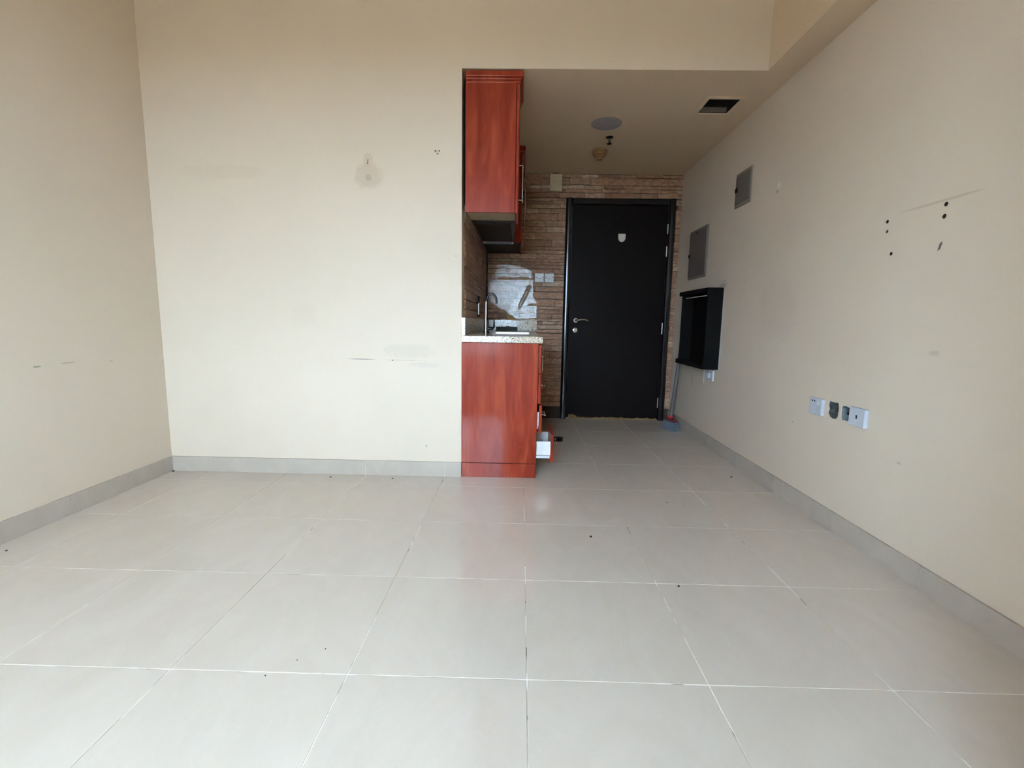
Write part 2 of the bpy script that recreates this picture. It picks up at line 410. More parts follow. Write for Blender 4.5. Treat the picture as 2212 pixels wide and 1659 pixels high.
# kitchen niche side wall and the wall with the door
wk = struct('wall_kitchen', MB().box(XK-0.12, XK, D+0.12, D2+0.12, -0.08, ZC), 'backwall', 'stone clad side wall behind the kitchen cabinets', 'wall')
FX0, FX1, FZ = 0.424, 1.503, 2.212
wa = MB().box(XK-0.12, FX0+0.03, D2, D2+0.12, -0.08, ZC+0.1)
wa.box(FX1-0.03, XR+0.02, D2, D2+0.12, -0.08, ZC+0.1); wa.box(FX0+0.03, FX1-0.03, D2, D2+0.12, FZ-0.03, ZC+0.1)
wa = struct('wall_alcove', wa, 'backwall', 'stone clad end wall around the dark door', 'wall')
# window wall
WX0, WX1, WZ0, WZ1 = -1.18, -0.20, 0.45, 2.48
ww = MB().box(XL, WX0, YW-0.12, YW, -0.08, ZM); ww.box(WX1, XR, YW-0.12, YW, -0.08, ZM)
ww.box(WX0, WX1, YW-0.12, YW, WZ1, ZM); ww.box(WX0, WX1, YW-0.12, YW, -0.08, WZ0)
ww.box(0.58, XR, YW, 0.22, -0.08, ZM)          # unseen block, added to shade the near right floor corner
struct('wall_window', ww, 'paint', 'cream painted wall around the window with an added shading block', 'wall')
win = thing('window_1', 'tall white framed window lighting the room', 'window', (0, 0, 0), kind='structure')
wf = MB(); y0, y1 = YW-0.10, YW-0.04
wf.box(WX0, WX0+0.05, y0, y1, WZ0, WZ1); wf.box(WX1-0.05, WX1, y0, y1, WZ0, WZ1)
wf.box(WX0, WX1, y0, y1, WZ1-0.05, WZ1); wf.box(WX0, WX1, y0, y1, WZ0, WZ0+0.05)
XM = (WX0+WX1)/2; wf.box(XM-0.03, XM+0.03, y0, y1, WZ0+0.05, WZ1-0.05)
part('window_frame', wf, 'alu', win)
for a, b in ((WX0+0.05, XM-0.03), (XM+0.03, WX1-0.05)):
    part('pane', MB().box(a, b, YW-0.075, YW-0.070, WZ0+0.05, WZ1-0.05), 'glass', win)
# ceilings and beam
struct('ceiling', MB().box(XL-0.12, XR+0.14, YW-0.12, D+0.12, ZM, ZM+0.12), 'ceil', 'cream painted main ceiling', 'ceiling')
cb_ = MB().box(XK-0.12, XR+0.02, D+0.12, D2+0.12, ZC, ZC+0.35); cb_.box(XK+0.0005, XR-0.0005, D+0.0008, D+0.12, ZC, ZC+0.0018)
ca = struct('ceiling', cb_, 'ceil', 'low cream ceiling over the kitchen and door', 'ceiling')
VX0, VX1, VY0, VY1 = 1.178, 1.386, 3.214, 3.436
cut(ca, MB().box(VX0, VX1, VY0, VY1, ZC-0.05, ZC+0.26))
struct('beam', MB().box(XB, XR+0.01, YW-0.1, D, ZC, ZM+0.02), 'ceil', 'cream boxed beam running along the wall top', 'beam')

# ---- skirting tiles
def skirting(side, name, label, breaks, ax, fixed, sgn):
    root = thing(name, label, 'skirting', (0, 0, 0), kind='structure')
    j = MB(); lo, hi = breaks[0], breaks[-1]
    def B(mb, a, b, t, z1, bev=0.0):
        w0, w1 = sorted((fixed, fixed+sgn*t))
        if ax == 0: mb.box(a, b, w0, w1, 0.0, z1, bev)
        else: mb.box(w0, w1, a, b, 0.0, z1, bev)
        return mb
    part('joint_filler', B(j, lo, hi, 0.0085, HB-0.001), 'joint', root)
    for a, b in zip(breaks, breaks[1:]):
        part('skirting_tile', B(MB(), a+0.0012, b-0.0012, 0.0105, HB, 0.0008), 'skirt', root)
skirting('left', 'baseboard_left', 'grey tile skirting below the cream wall meeting the corner', [YW]+[0.148+T*(k-4) for k in range(0, 10) if 0.148+T*(k-4) > YW+0.05 and 0.148+T*(k-4) < D-0.1]+[D-0.011], 1, XL, 1)
skirting('back', 'baseboard_back', 'grey tile skirting below the scuffed wall beside the kitchen', [XL, -1.976, -1.485, -0.987, -0.477, XK-0.001], 0, D, -1)
rb = [1.696-T*k for k in range(8, 0, -1) if 1.696-T*k > YW+0.1]+[1.696, 2.207, 2.729, 3.238, 3.747, 4.256]
skirting('right', 'baseboard_right', 'grey tile skirting along the wall with the sockets', [YW]+rb+[D2], 1, XR, -1)

# ---- stacked stone cladding, stone by stone
def stone_obj(parent, u0, u1, z0, z1, depth, ax, fixed, sgn):
    """slab with a rough, slightly tilted face; u along x (ax 0) or y (ax 1)"""
    nu = 4; us = [u0+(u1-u0)*i/(nu-1) for i in range(nu)]; g = min(0.0035, (z1-z0)*0.08)
    vs = []; tilt = rnd.uniform(-0.003, 0.006)*(0.5 if ax else 1)
    rows = []
    for zi, (z, inset) in enumerate(((z0, 0), (z0, 1), (z1, 1), (z1, 0))):
        row = []
        for i, u in enumerate(us):
            jz = rnd.uniform(-g, g) if inset and 0 < i < nu-1 else 0
            uu = u
            zz = z + (g if zi < 2 else -g)*(1 if inset else 0)*0.6 + jz*0.7
            if inset: uu = u + (0.0018 if i == 0 else -0.0018 if i == nu-1 else rnd.uniform(-0.01, 0.01)*(u1-u0))
            d = 0.0 if not inset else max(0.0015, depth + rnd.uniform(-0.0035, 0.0035)*(0.5 if ax else 1) + (tilt if zi == 1 else -tilt))
            row.append((uu, zz, d))
        rows.append(row)
    for row in rows:
        for (u, z, d) in row:
            w = fixed + sgn*d
            vs.append((u, w, z) if ax == 0 else (w, u, z))
    fs = [(r*nu+i, r*nu+i+1, (r+1)*nu+i+1, (r+1)*nu+i) for r in range(3) for i in range(nu-1)]
    fs += [(0, nu, 2*nu, 3*nu), (nu-1, 4*nu-1, 3*nu-1, 2*nu-1)]
    c = Vector(vs[0]); mb = MB(); mb.add(vs, fs)
    o = bpy.data.objects.new('stone', mb.mesh('stone', 'stone', c)); o.location = c; COL.objects.link(o); o.parent = parent
HS = [0.056, 0.030, 0.070, 0.046, 0.038, 0.062, 0.026, 0.074, 0.044, 0.034, 0.066, 0.052]
def courses(z0, z1):
    z = z0; i = 0; out = []
    while z < z1-0.012:
        h = HS[(i*5) % len(HS)]*rnd.uniform(0.92, 1.08); i += 1
        if z+h > z1-0.014: h = z1-z
        out.append((z, z+h)); z += h
    return out
def clad(parent, u0, u1, z0, z1, ax, fixed, sgn, lmin=0.13, lmax=0.40):
    u = u0 - rnd.uniform(0, 0.2)
    while u < u1:
        l = rnd.uniform(lmin, lmax); a, b = max(u, u0), min(u+l, u1)
        if u1-b < 0.035: b = u1; l = 9
        if b-a > 0.02:
            if z1-z0 > 0.060 and rnd.random() < 0.22 and b-a < 0.25:
                zm = z0+(z1-z0)*rnd.uniform(0.4, 0.6)
                stone_obj(parent, a+0.001, b-0.001, z0+0.0016, zm-0.0012, rnd.uniform(0.006, 0.022 if ax == 0 else 0.010), ax, fixed, sgn)
                stone_obj(parent, a+0.001, b-0.001, zm+0.0012, z1-0.0016, rnd.uniform(0.006, 0.022 if ax == 0 else 0.010), ax, fixed, sgn)
            else:
                stone_obj(parent, a+0.001, b-0.001, z0+0.0016, z1-0.0016, rnd.uniform(0.005, 0.026 if ax == 0 else 0.010), ax, fixed, sgn)
        u += l
for (a, b) in courses(0.125, ZC-0.004):
    if b <= FZ+0.006:
        lo = XK+0.022 if (b > 1.02) else 0.10
        clad(wa, lo, FX0, a, b, 0, D2, -1)
        clad(wa, FX1, XR-0.001, a, b, 0, D2, -1)
    else:
        if a < FZ < b: clad(wa, XK+0.022, FX0, a, FZ, 0, D2, -1); a = max(a, FZ)
        if b-a > 0.012: clad(wa, XK+0.022, XR-0.001, a, b, 0, D2, -1)
for (a, b) in courses(1.020, 1.72):
    clad(wk, D+0.125, D2-0.024, a, b, 1, XK, 1, 0.22, 0.5)

# ================================================================== DOOR
door = thing('door_1', 'dark brown flush door with chrome lever in a dark frame', 'door', ((FX0+FX1)/2, D2, 0), kind='structure')
LX0, LX1, LZ1 = FX0+0.066, FX1-0.066, FZ-0.060
def jamb(mb, x0, x1):
    w = x1-x0; pr = []
    for i in range(9):
        q = math.pi*i/8; pr.append((x0+w/2-math.cos(q)*w*0.5, D2-0.012-math.sin(q)*0.022))
    pr = [(x0, D2+0.06)] + pr + [(x1, D2+0.06)]
    return mb.prism(pr, 2, 0.0, FZ)
part('jamb', jamb(MB(), FX0, LX0-0.004), 'doorframe', door)
part('jamb', jamb(MB(), LX1+0.004, FX1), 'doorframe', door)
part('door_head', MB().box(LX0-0.004, LX1+0.004, D2-0.026, D2+0.06, LZ1+0.004, FZ, 0.006), 'doorframe', door)
part('stop', MB().box(LX0-0.004, LX1+0.004, D2+0.062, D2+0.075, 0.0, LZ1+0.02), 'doorframe', door)
leaf = part('door_leaf', MB().box(LX0, LX1, D2+0.004, D2+0.046, 0.012, LZ1, 0.002), 'door', door)
re_ = MB(); xs = LX0+0.02
prev = 0.004
pts = []
x = LX0+0.03
while x < LX1-0.005:
    pts.append((x, 0.013+rnd.uniform(-0.004, 0.010))); x += rnd.uniform(0.02, 0.07)
re_.prism([(LX0+0.03, 0.002)] + [(LX1-0.006, 0.002)] + pts[::-1], 1, D2-0.0005, D2+0.040)
re_.prism([(LX0+0.022, 0.012), (LX0+0.026, 0.046), (LX0+0.075, 0.044), (LX0+0.108, 0.030), (LX0+0.115, 0.016), (LX0+0.06, 0.012)], 1, D2+0.002, D2+0.0045)
part('bare_wood_edge', re_, 'rawwood', door, leaf, 'chipped bare wood along the door bottom')
# lever on rose, lock rose, peephole cover, hinges
hx, hz = 0.556, 1.021
rose = part('handle_rose', MB().lathe((hx, D2+0.004, hz), (0, -1, 0), [(0, 0.026), (0.007, 0.026), (0.010, 0.023), (0.011, 0.0001)], 24), 'chrome', door, leaf)
lv = MB().tube([(hx, D2+0.0, hz), (hx, D2-0.038, hz), (hx+0.008, D2-0.048, hz+0.001), (hx+0.03, D2-0.050, hz+0.005), (hx+0.06, D2-0.050, hz+0.008), (hx+0.09, D2-0.050, hz+0.006), (hx+0.122, D2-0.050, hz-0.003)], [0.009, 0.009, 0.0095, 0.009, 0.008, 0.0075, 0.007], 12)
part('lever_handle', lv, 'chrome', door, leaf, 'chrome lever handle')
part('lock_rose', MB().lathe((0.552, D2+0.004, 0.922), (0, -1, 0), [(0, 0.026), (0.007, 0.026), (0.011, 0.021), (0.012, 0.012), (0.016, 0.011), (0.016, 0.0001)], 24), 'chrome', door, leaf, 'round chrome lock cylinder plate')
sh = [(0.953, 1.880), (1.022, 1.880), (1.023, 1.840), (1.016, 1.818), (1.002, 1.805), (0.988, 1.801), (0.973, 1.805), (0.959, 1.818), (0.952, 1.840)]
part('peephole_cover', MB().prism(sh, 1, D2-0.006, D2+0.005), 'shell', door, leaf, 'pale shield shaped peephole cover')
for (za, zb) in ((1.886, 1.978), (1.665, 1.765), (0.894, 1.007), (0.131, 0.235)):
    h = part('hinge', MB().tube([(LX1+0.001, D2+0.000, za), (LX1+0.001, D2+0.000, zb)], 0.0055, 10), 'steel', door)

# ================================================================== KITCHEN
def bar_handle(root, parent, p0, p1, stand, mat='chrome', r=0.0045):
    """bow handle between p0 and p1, standing off the front (x direction) by `stand`"""
    p0, p1 = Vector(p0), Vector(p1); off = Vector((stand, 0, 0)); d = (p1-p0).normalized()
    m = MB().tube([p0+off-d*0.012, p0+off-d*0.004, p1+off+d*0.004, p1+off+d*0.012], [r*0.4, r, r, r*0.4], 10)
    for q in (p0, p1):
        m.tube([q+off, q], r*0.8, 8)
        m.lathe(q+off-d*0.016, d, [(0, 0.0001), (0.0006, 0.0028), (0.002, 0.0050), (0.0045, 0.0068), (0.007, 0.0072), (0.0095, 0.0066), (0.012, 0.005), (0.014, 0.0001)], 14, True)
    return part('handle', m, mat, root, parent, 'slim chrome bow handle')

CZ0 = 0.866   # carcass top
KX = 0.112    # front edge of base carcasses
# --- drawer base unit at the near end
bc = thing('base_cabinet', 'red cherry drawer base cabinet with its bottom drawer pulled open', 'cabinet', (-0.13, 3.05, 0.0), 'kitchen base cabinets')
part('side_panel', MB().box(XK+0.0015, KX, D-0.002, D+0.015, 0.0965, CZ0, 0.0015), 'red', bc)
part('plinth', MB().box(XK+0.003, KX-0.003, D+0.001, D+0.017, 0.0, 0.0920, 0.001), 'redkick', bc)
ca_ = MB().box(XK+0.03, KX-0.002, 3.205, 3.221, 0.094, CZ0); ca_.box(XK+0.03, KX-0.002, D+0.017, 3.205, 0.094, 0.110)
ca_.box(XK+0.03, XK+0.036, D+0.017, 3.205, 0.110, CZ0); ca_.box(XK+0.03, KX-0.002, D+0.017, 3.205, CZ0-0.016, CZ0)
part('carcass', ca_, 'dark_gap', bc)
part('front_plinth', MB().box(0.045, 0.060, D+0.02, 3.221, 0.0, 0.093), 'redkick', bc)
for (z0, z1, op) in ((0.678, 0.858, 0.0), (0.486, 0.674, 0.0), (0.296, 0.476, 0.010), (0.105, 0.290, 0.090)):
    xa = KX+0.002+op
    d = part('drawer', MB().box(xa, xa+0.019, D+0.003, 3.216, z0, z1, 0.004), 'red', bc)
    bx = MB(); b0, b1 = z0+0.034, z0+0.132; ya, yb = D+0.026, 3.190; xb = xa-0.40
    bx.box(xb, xa, ya, ya+0.013, b0, b1); bx.box(xb, xa, yb-0.013, yb, b0, b1); bx.box(xb, xb+0.013, ya, yb, b0, b1); bx.box(xb, xa, ya, yb, b0, b0+0.008)
    part('drawer_box', bx, 'white_board', bc, d, 'white drawer box')
    part('runner', MB().box(xb, xa-0.004, ya-0.008, ya-0.001, b0-0.010, b0+0.006), 'plastic', bc, d)
    bar_handle(bc, d, (xa+0.018, 3.005, (z0+z1)/2+0.008), (xa+0.018, 3.105, (z0+z1)/2+0.008), 0.026)
# paper in the open drawer
pp = MB()
for k in range(3):
    x, y, z = 0.115+0.022*k, 3.02+0.05*(k % 2), 0.150
    pp.add([(x-0.03, y-0.05, z), (x+0.03, y-0.05, z+0.018), (x+0.025, y+0.06, z+0.045), (x-0.03, y+0.05, z+0.035), (x-0.03, y-0.05, z+0.0015), (x+0.03, y-0.05, z+0.0195), (x+0.025, y+0.06, z+0.0465), (x-0.03, y+0.05, z+0.0365)],
           [(0, 1, 2, 3), (4, 7, 6, 5), (0, 4, 5, 1), (1, 5, 6, 2), (2, 6, 7, 3), (3, 7, 4, 0)])
solo('crumpled_paper', pp, 'paper', (0.157, 3.04, 0.149), 'white crumpled paper lying in the open bottom drawer', 'paper')

# --- the two door base units further along
def base_unit(y0, y1, label, nd):
    c = thing('base_cabinet', label, 'cabinet', (-0.13, (y0+y1)/2, 0.0), 'kitchen base cabinets')
    b = MB().box(XK+0.03, KX-0.002, y0+0.001, y0+0.016, 0.094, CZ0); b.box(XK+0.03, KX-0.002, y1-0.016, y1-0.001, 0.094, CZ0)
    b.box(XK+0.03, KX-0.002, y0+0.016, y1-0.016, 0.094, 0.110); b.box(XK+0.03, XK+0.036, y0+0.016, y1-0.016, 0.110, CZ0)
    part('carcass', b, 'dark_gap', c)
    part('front_plinth', MB().box(0.045, 0.060, y0, y1, 0.0, 0.093), 'redkick', c)
    w = (y1-y0)/nd
    for k in range(nd):
        a, e = y0+k*w+0.002, y0+(k+1)*w-0.002
        dd = part('door', MB().box(KX, KX+0.019, a, e, 0.105, 0.858, 0.004), 'red', c)
        hy = a+0.045 if k == 0 else e-0.045
        bar_handle(c, dd, (KX+0.018, hy, 0.665), (KX+0.018, hy, 0.825), 0.026)
base_unit(3.224, 4.000, 'red cherry double door base cabinet under the sink', 2)
base_unit(4.003, 4.760, 'red cherry double door base cabinet next to the stone wall', 2)

# --- granite worktop
wt = thing('countertop', 'speckled cream granite kitchen worktop with low upstands', 'countertop', (-0.1, 3.8, CZ0+0.002))
slab = part('slab', MB().box(XK+0.0015, 0.137, D-0.014, D2-0.018, CZ0+0.002, 0.908, 0.002), 'granite', wt)
SX0, SX1, SY0, SY1 = -0.215, 0.075, 3.30, 3.78
c_ = MB().box(SX0+0.010, SX1-0.010, SY0+0.010, SY1-0.010, 0.80, 0.95)
o_ = Vector(wt.location); c_.v = [tuple(Vector(v)) for v in c_.v]
bpy.context.view_layer.update()
cut(slab, c_)
part('upstand', MB().box(XK+0.0015, XK+0.0235, D-0.012, D2-0.018, 0.9085, 1.018, 0.001), 'granite', wt)
part('upstand', MB().box(XK+0.0245, 0.163, D2-0.040, D2-0.0185, 0.9085, 1.014, 0.001), 'granite', wt)
# --- sink
sk = MB(); zr = 0.9095
def ring(x0, x1, y0, y1, z): return [(x0, y0, z), (x1, y0, z), (x1, y1, z), (x0, y1, z)]
R_ = [ring(SX0-0.004, SX1+0.004, SY0-0.004, SY1+0.004, zr), ring(SX0, SX1, SY0, SY1, zr+0.004), ring(SX0+0.012, SX1-0.012, SY0+0.012, SY1-0.012, zr+0.003), ring(SX0+0.022, SX1-0.022, SY0+0.022, SY1-0.022, 0.77), ring(SX0+0.09, SX1-0.09, SY0+0.14, SY1-0.14, 0.762)]
vs = [v for r in R_ for v in r]; fs = [(r*4+i, r*4+(i+1) % 4, r*4+4+(i+1) % 4, r*4+4+i) for r in range(4) for i in range(4)] + [(16, 17, 18, 19)]
sink = thing('sink', 'stainless steel sink let into the granite worktop', 'sink', ((SX0+SX1)/2, (SY0+SY1)/2, 0.77))
part('bowl', MB().add(vs, fs), 'steel', sink)
part('drain', MB().lathe(((SX0+SX1)/2, (SY0+SY1)/2, 0.763), (0, 0, 1), [(0, 0.0001), (0.003, 0.02), (0.004, 0.034), (0, 0.036)], 20), 'chrome', sink)
# --- tap
fx, fy = -0.258, 3.50
fc = thing('faucet', 'tall chrome gooseneck tap beside the sink', 'faucet', (fx, fy, 0.908))
part('base', MB().lathe((fx, fy, 0.9085), (0, 0, 1), [(0, 0.024), (0.010, 0.024), (0.016, 0.018), (0.10, 0.0165), (0.106, 0.010), (0.107, 0.0001)], 20), 'blackmetal', fc)
part('spout', MB().tube([(fx, fy, 1.0), (fx, fy, 1.15)] + [(fx+0.036-0.036*math.cos(q), fy, 1.15+0.05*math.sin(q)) for q in [math.pi*i/10 for i in range(1, 11)]] + [(fx+0.072, fy, 1.128)], 0.0085, 12), 'blackmetal', fc)
part('supply_pipe', MB().tube([(fx-0.004, fy-0.020, 0.909), (fx-0.004, fy-0.020, 1.142)], 0.0065, 10), 'chrome', fc, label='bright chrome riser')
part('lever', MB().tube([(fx+0.012, fy, 0.945), (fx+0.045, fy, 0.945), (fx+0.056, fy, 0.955), (fx+0.058, fy, 1.018)], [0.013, 0.013, 0.008, 0.005], 10), 'blackmetal', fc)
# --- pipe stub on the side wall
pf = thing('pipe_fitting', 'small dark pipe fitting on the stone wall beside the tap', 'pipe', (XK+0.02, 3.64, 1.03))
part('pipe', MB().tube([(XK+0.018, 3.64, 1.135), (XK+0.034, 3.64, 1.140), (XK+0.038, 3.64, 1.16), (XK+0.038, 3.64, 1.19)], 0.009, 10), 'darkmetal', pf)
part('stem', MB().tube([(XK+0.036, 3.64, 1.145), (XK+0.036, 3.64, 1.045)], 0.0065, 10), 'steel', pf)
part('valve', MB().lathe((XK+0.036, 3.64, 1.028), (0, 0, 1), [(0, 0.004), (0.004, 0.012), (0.018, 0.012), (0.022, 0.005)], 12), 'darkmetal', pf)
# --- black tray at the back of the worktop
bt = MB().prism([(-0.250, 0.9095), (-0.035, 0.9095), (-0.034, 0.944), (-0.105, 0.945), (-0.115, 0.952), (-0.145, 0.953), (-0.155, 0.946), (-0.252, 0.944)], 1, D2-0.10, D2-0.045)
solo('plastic_tray', bt, 'rubber', (-0.14, D2-0.07, 0.9095), 'low black tray on the worktop against the granite upstand', 'tray')

# --- wall cabinets
def wall_unit(y0, y1, xf, z0, z1, label, nd, crown, hz, near=False, cream=True):
    c = thing('wall_cabinet', label, 'cabinet', (-0.2, (y0+y1)/2, z0), 'kitchen wall cabinets')
    xb = XK+0.020
    part('side_panel', MB().box(xb, xf-0.020, y0, y0+0.016, z0, z1, 0.001), 'red', c)
    part('side_panel', MB().box(xb, xf-0.020, y1-0.016, y1, z0+0.018, z1, 0.001), 'dark_gap', c)
    part('bottom', MB().box(xb, xf-0.021, y0+0.016, y1-0.016, z0+0.020, z0+0.036), 'cream_board' if cream else 'dark_gap', c)
    k = MB().box(xb, xf-0.021, y0+0.016, y1-0.016, z1-0.016, z1); k.box(xb, xb+0.006, y0+0.016, y1-0.016, z0+0.036, z1-0.016)
    part('carcass', k, 'dark_gap', c)
    w = (y1-y0)/nd
    for i in range(nd):
        a, e = y0+i*w+0.0015, y0+(i+1)*w-0.0015
        dd = part('door', MB().box(xf-0.018, xf, a, e, z0-0.002, z1-0.006, 0.005), 'red', c)
        hy = e-0.04 if (nd == 1 or i == 0) else a+0.04
        if nd == 2 and i == 0: hy = a+0.05
        if hz: bar_handle(c, dd, (xf-0.001, hy, hz[0]), (xf-0.001, hy, hz[1]), 0.024)
    if crown:
        zc = z1
        k = MB()
        def run(x0, x1, ya, yb, za, zb, bev): k.box(x0, x1, ya, yb, za, zb, bev)
        for (za, zb, o) in ((zc-0.006, zc+0.012, 0.006), (zc+0.012, zc+0.028, 0.012), (zc+0.028, zc+0.062, 0.020)):
            yn = y0-o*0.35 if near else y0+0.001
            k.box(xb, xf+o, yn, y1, za, zb, min(0.006, (zb-za)*0.42))
        part('crown_moulding', k, 'red', c)
    return c
wall_unit(D+0.003, 3.225, -0.031, 1.645, 2.370, 'tall red cherry wall cabinet with glossy end panel at the room side', 1, True, (1.79, 2.005), near=True)
wall_unit(3.240, 4.010, -0.058, 1.735, 2.420, 'red cherry wall cabinet above the extractor hood', 2, False, None)
wall_unit(4.035, D2-0.022, -0.008, 1.660, 2.370, 'red cherry wall cabinet next to the stone end wall', 2, True, (1.86, 2.10), cream=False)
# --- extractor hood
hd = thing('range_hood', 'slim dark extractor hood under the middle wall cabinet', 'range hood', (-0.2, 3.62, 1.645))
part('body', MB().box(XK+0.022, -0.066, 3.262, 4.004, 1.668, 1.731, 0.003), 'darkmetal', hd)
part('filter', MB().box(XK+0.04, -0.085, 3.30, 3.965, 1.658, 1.668), 'dark_gap', hd)
rail = part('rail', MB().box(XK+0.03, -0.072, 4.005, 4.030, 1.640, 1.662, 0.003), 'darksteel', hd)
for x in (XK+0.045, -0.085):
    part('screw', MB().lathe((x, 4.0055, 1.650), (0, -1, 0), [(0, 0.006), (0.003, 0.005), (0.0035, 0.0001)], 10), 'plastic', hd, rail)

# --- crumpled film on the end wall
def film():
    poly = [(-0.255, 1.50), (-0.245, 1.555), (-0.20, 1.568), (-0.08, 1.552), (0.02, 1.535), (0.100, 1.50), (0.116, 1.40), (0.112, 1.255), (0.150, 1.200), (0.158, 1.035), (-0.036, 1.024), (-0.09, 1.05), (-0.165, 1.105), (-0.25, 1.15), (-0.335, 1.22), (-0.330, 1.36), (-0.31, 1.43)]
    def inside(x, z):
        c = False; n = len(poly)
        for i in range(n):
            (x1, z1), (x2, z2) = poly[i], poly[(i+1) % n]
            if (z1 > z) != (z2 > z) and x < (x2-x1)*(z-z1)/(z2-z1)+x1: c = not c
        return c
    nx, nz = 64, 70; x0, x1, z0, z1 = -0.342, 0.162, 1.02, 1.575
    vs = []; fs = []
    for j in range(nz+1):
        for i in range(nx+1):
            x = x0+(x1-x0)*i/nx; z = z0+(z1-z0)*j/nz
            d = 0.024+0.0022*mnoise.noise(Vector((x*14, z*9, 3)))+0.0011*mnoise.noise(Vector((x*45, z*30, 9)))
            fold = abs((x-0.03)*0.85-(z-1.25)*0.42); d += 0.010*max(0, 1-fold/0.018)*(1 if 1.1 < z < 1.36 and x > -0.02 else 0)
            vs.append((x, D2-d, z))
    for j in range(nz):
        for i in range(nx):
            xc = x0+(x1-x0)*(i+0.5)/nx; zc = z0+(z1-z0)*(j+0.5)/nz
            if inside(xc, zc):
                a = j*(nx+1)+i; fs.append((a, a+1, a+nx+2, a+nx+1))
    used = sorted({i for f in fs for i in f}); mp = {u: k for k, u in enumerate(used)}
    return MB().add([vs[u] for u in used], [tuple(mp[i] for i in f) for f in fs], True)
fl = thing('plastic_film', 'crumpled shiny film stuck on the stone wall above the worktop', 'film', (-0.08, D2-0.02, 1.03))
part('sheet', film(), 'film', fl)
part('torn_backing', MB().prism([(-0.172, 1.106), (-0.155, 1.112), (-0.10, 1.062), (-0.045, 1.030), (-0.070, 1.018), (-0.135, 1.018), (-0.150, 1.06)], 1, D2-0.0205, D2-0.0185), 'tan', fl, label='torn tan paper corner')

# --- sockets on the stone wall
for k, (x0, lab) in enumerate(((0.129, 'white wall socket on stone wall beside the crumpled film'), (0.227, 'white wall socket on stone wall nearer the dark door'))):
    s = thing('wall_socket', lab, 'socket', (x0+0.046, D2-0.016, 1.439), 'sockets on the stone wall')
    pl = part('plate', MB().box(x0, x0+0.092, D2-0.030, D2-0.016, 1.396, 1.482, 0.003), 'plastic', s)
    for dx in (0.014, 0.078):
        part('screw', MB().lathe((x0+dx, D2-0.0300, 1.441), (0, -1, 0), [(0, 0.005), (0.001, 0.005), (0.0012, 0.0001)], 10), 'darkmetal', s, pl)
    for dx in (0.030, 0.052):
        part('slot', MB().box(x0+dx, x0+dx+0.011, D2-0.0308, D2-0.0300, 1.427, 1.431), 'darkmetal', s, pl)
# --- door chime
ch = thing('door_chime', 'cream rectangular chime box on the stone wall above the door corner', 'chime', (0.316, D2-0.016, 2.265))
part('housing', MB().box(0.258, 0.376, D2-0.052, D2-0.016, 2.265, 2.428, 0.004), 'creamplastic', ch)
part('back_plate', MB().prism([(0.264, 2.428), (0.370, 2.428), (0.345, 2.434), (0.315, 2.437), (0.285, 2.434)], 1, D2-0.045, D2-0.017), 'dark_gap', ch)

# ================================================================== NICHE CEILING
vt = thing('ceiling_vent', 'square cream framed air vent opening with dark inside', 'vent', ((VX0+VX1)/2, (VY0+VY1)/2, ZC-0.012))
VO = (1.158, 1.400, 3.192, 3.450)
for (a, b, c, d) in ((VO[0], VO[1], VO[2], VY0+0.004), (VO[0], VO[1], VY1-0.004, VO[3]), (VO[0], VX0+0.004, VY0+0.004, VY1-0.004), (VX1-0.004, VO[1], VY0+0.004, VY1-0.004)):
    part('frame', MB().box(a, b, c, d, ZC-0.009, ZC, 0.003), 'ceil', vt)
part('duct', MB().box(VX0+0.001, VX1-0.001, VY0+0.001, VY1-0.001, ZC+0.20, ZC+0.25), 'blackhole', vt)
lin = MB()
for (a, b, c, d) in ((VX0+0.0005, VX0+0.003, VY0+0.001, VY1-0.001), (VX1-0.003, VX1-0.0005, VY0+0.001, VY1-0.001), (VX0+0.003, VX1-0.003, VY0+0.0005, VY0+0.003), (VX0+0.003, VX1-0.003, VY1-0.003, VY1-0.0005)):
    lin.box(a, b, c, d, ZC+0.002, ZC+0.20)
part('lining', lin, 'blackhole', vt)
part('flap', MB().add([(VX0+0.006, VY1-0.006, ZC+0.004), (VX1-0.006, VY1-0.006, ZC+0.004), (VX1-0.006, VY1-0.012, ZC+0.034), (VX0+0.006, VY1-0.012, ZC+0.034), (VX0+0.006, VY1-0.004, ZC+0.004), (VX1-0.006, VY1-0.004, ZC+0.004), (VX1-0.006, VY1-0.010, ZC+0.034), (VX0+0.006, VY1-0.010, ZC+0.034)], [(0, 1, 2, 3), (4, 7, 6, 5), (0, 4, 5, 1), (1, 5, 6, 2), (2, 6, 7, 3), (3, 7, 4, 0)]), 'greymetal', vt)
cp = thing('ceiling_plate', 'flat round grey cover plate on the low ceiling', 'ceiling plate', (0.595, 3.62, ZC))
part('disc', MB().lathe((0.595, 3.62, ZC), (0, 0, -1), [(0, 0.108), (0.003, 0.107), (0.005, 0.100), (0.006, 0.0001)], 40), 'lightgrey', cp)
part('rim', MB().lathe((0.595, 3.62, ZC-0.0005), (0, 0, -1), [(0, 0.1105), (0.003, 0.1105), (0.003, 0.1075), (0, 0.1075)], 40), 'lightgrey', cp)
sp = thing('fire_sprinkler', 'small dark sprinkler head hanging from the low ceiling', 'sprinkler', (0.665, 3.87, ZC))
part('escutcheon', MB().lathe((0.665, 3.87, ZC), (0, 0, -1), [(0, 0.030), (0.004, 0.028), (0.010, 0.014), (0.011, 0.0001)], 20), 'darkmetal', sp)
part('stem', MB().lathe((0.665, 3.87, ZC-0.009), (0, 0, -1), [(0, 0.010), (0.018, 0.006), (0.036, 0.006), (0.040, 0.008), (0.041, 0.0001)], 14), 'darkmetal', sp)
part('deflector', MB().lathe((0.665, 3.87, ZC-0.048), (0, 0, -1), [(0, 0.0001), (0, 0.019), (0.004, 0.017), (0.006, 0.006), (0.007, 0.0001)], 16), 'darkmetal', sp)
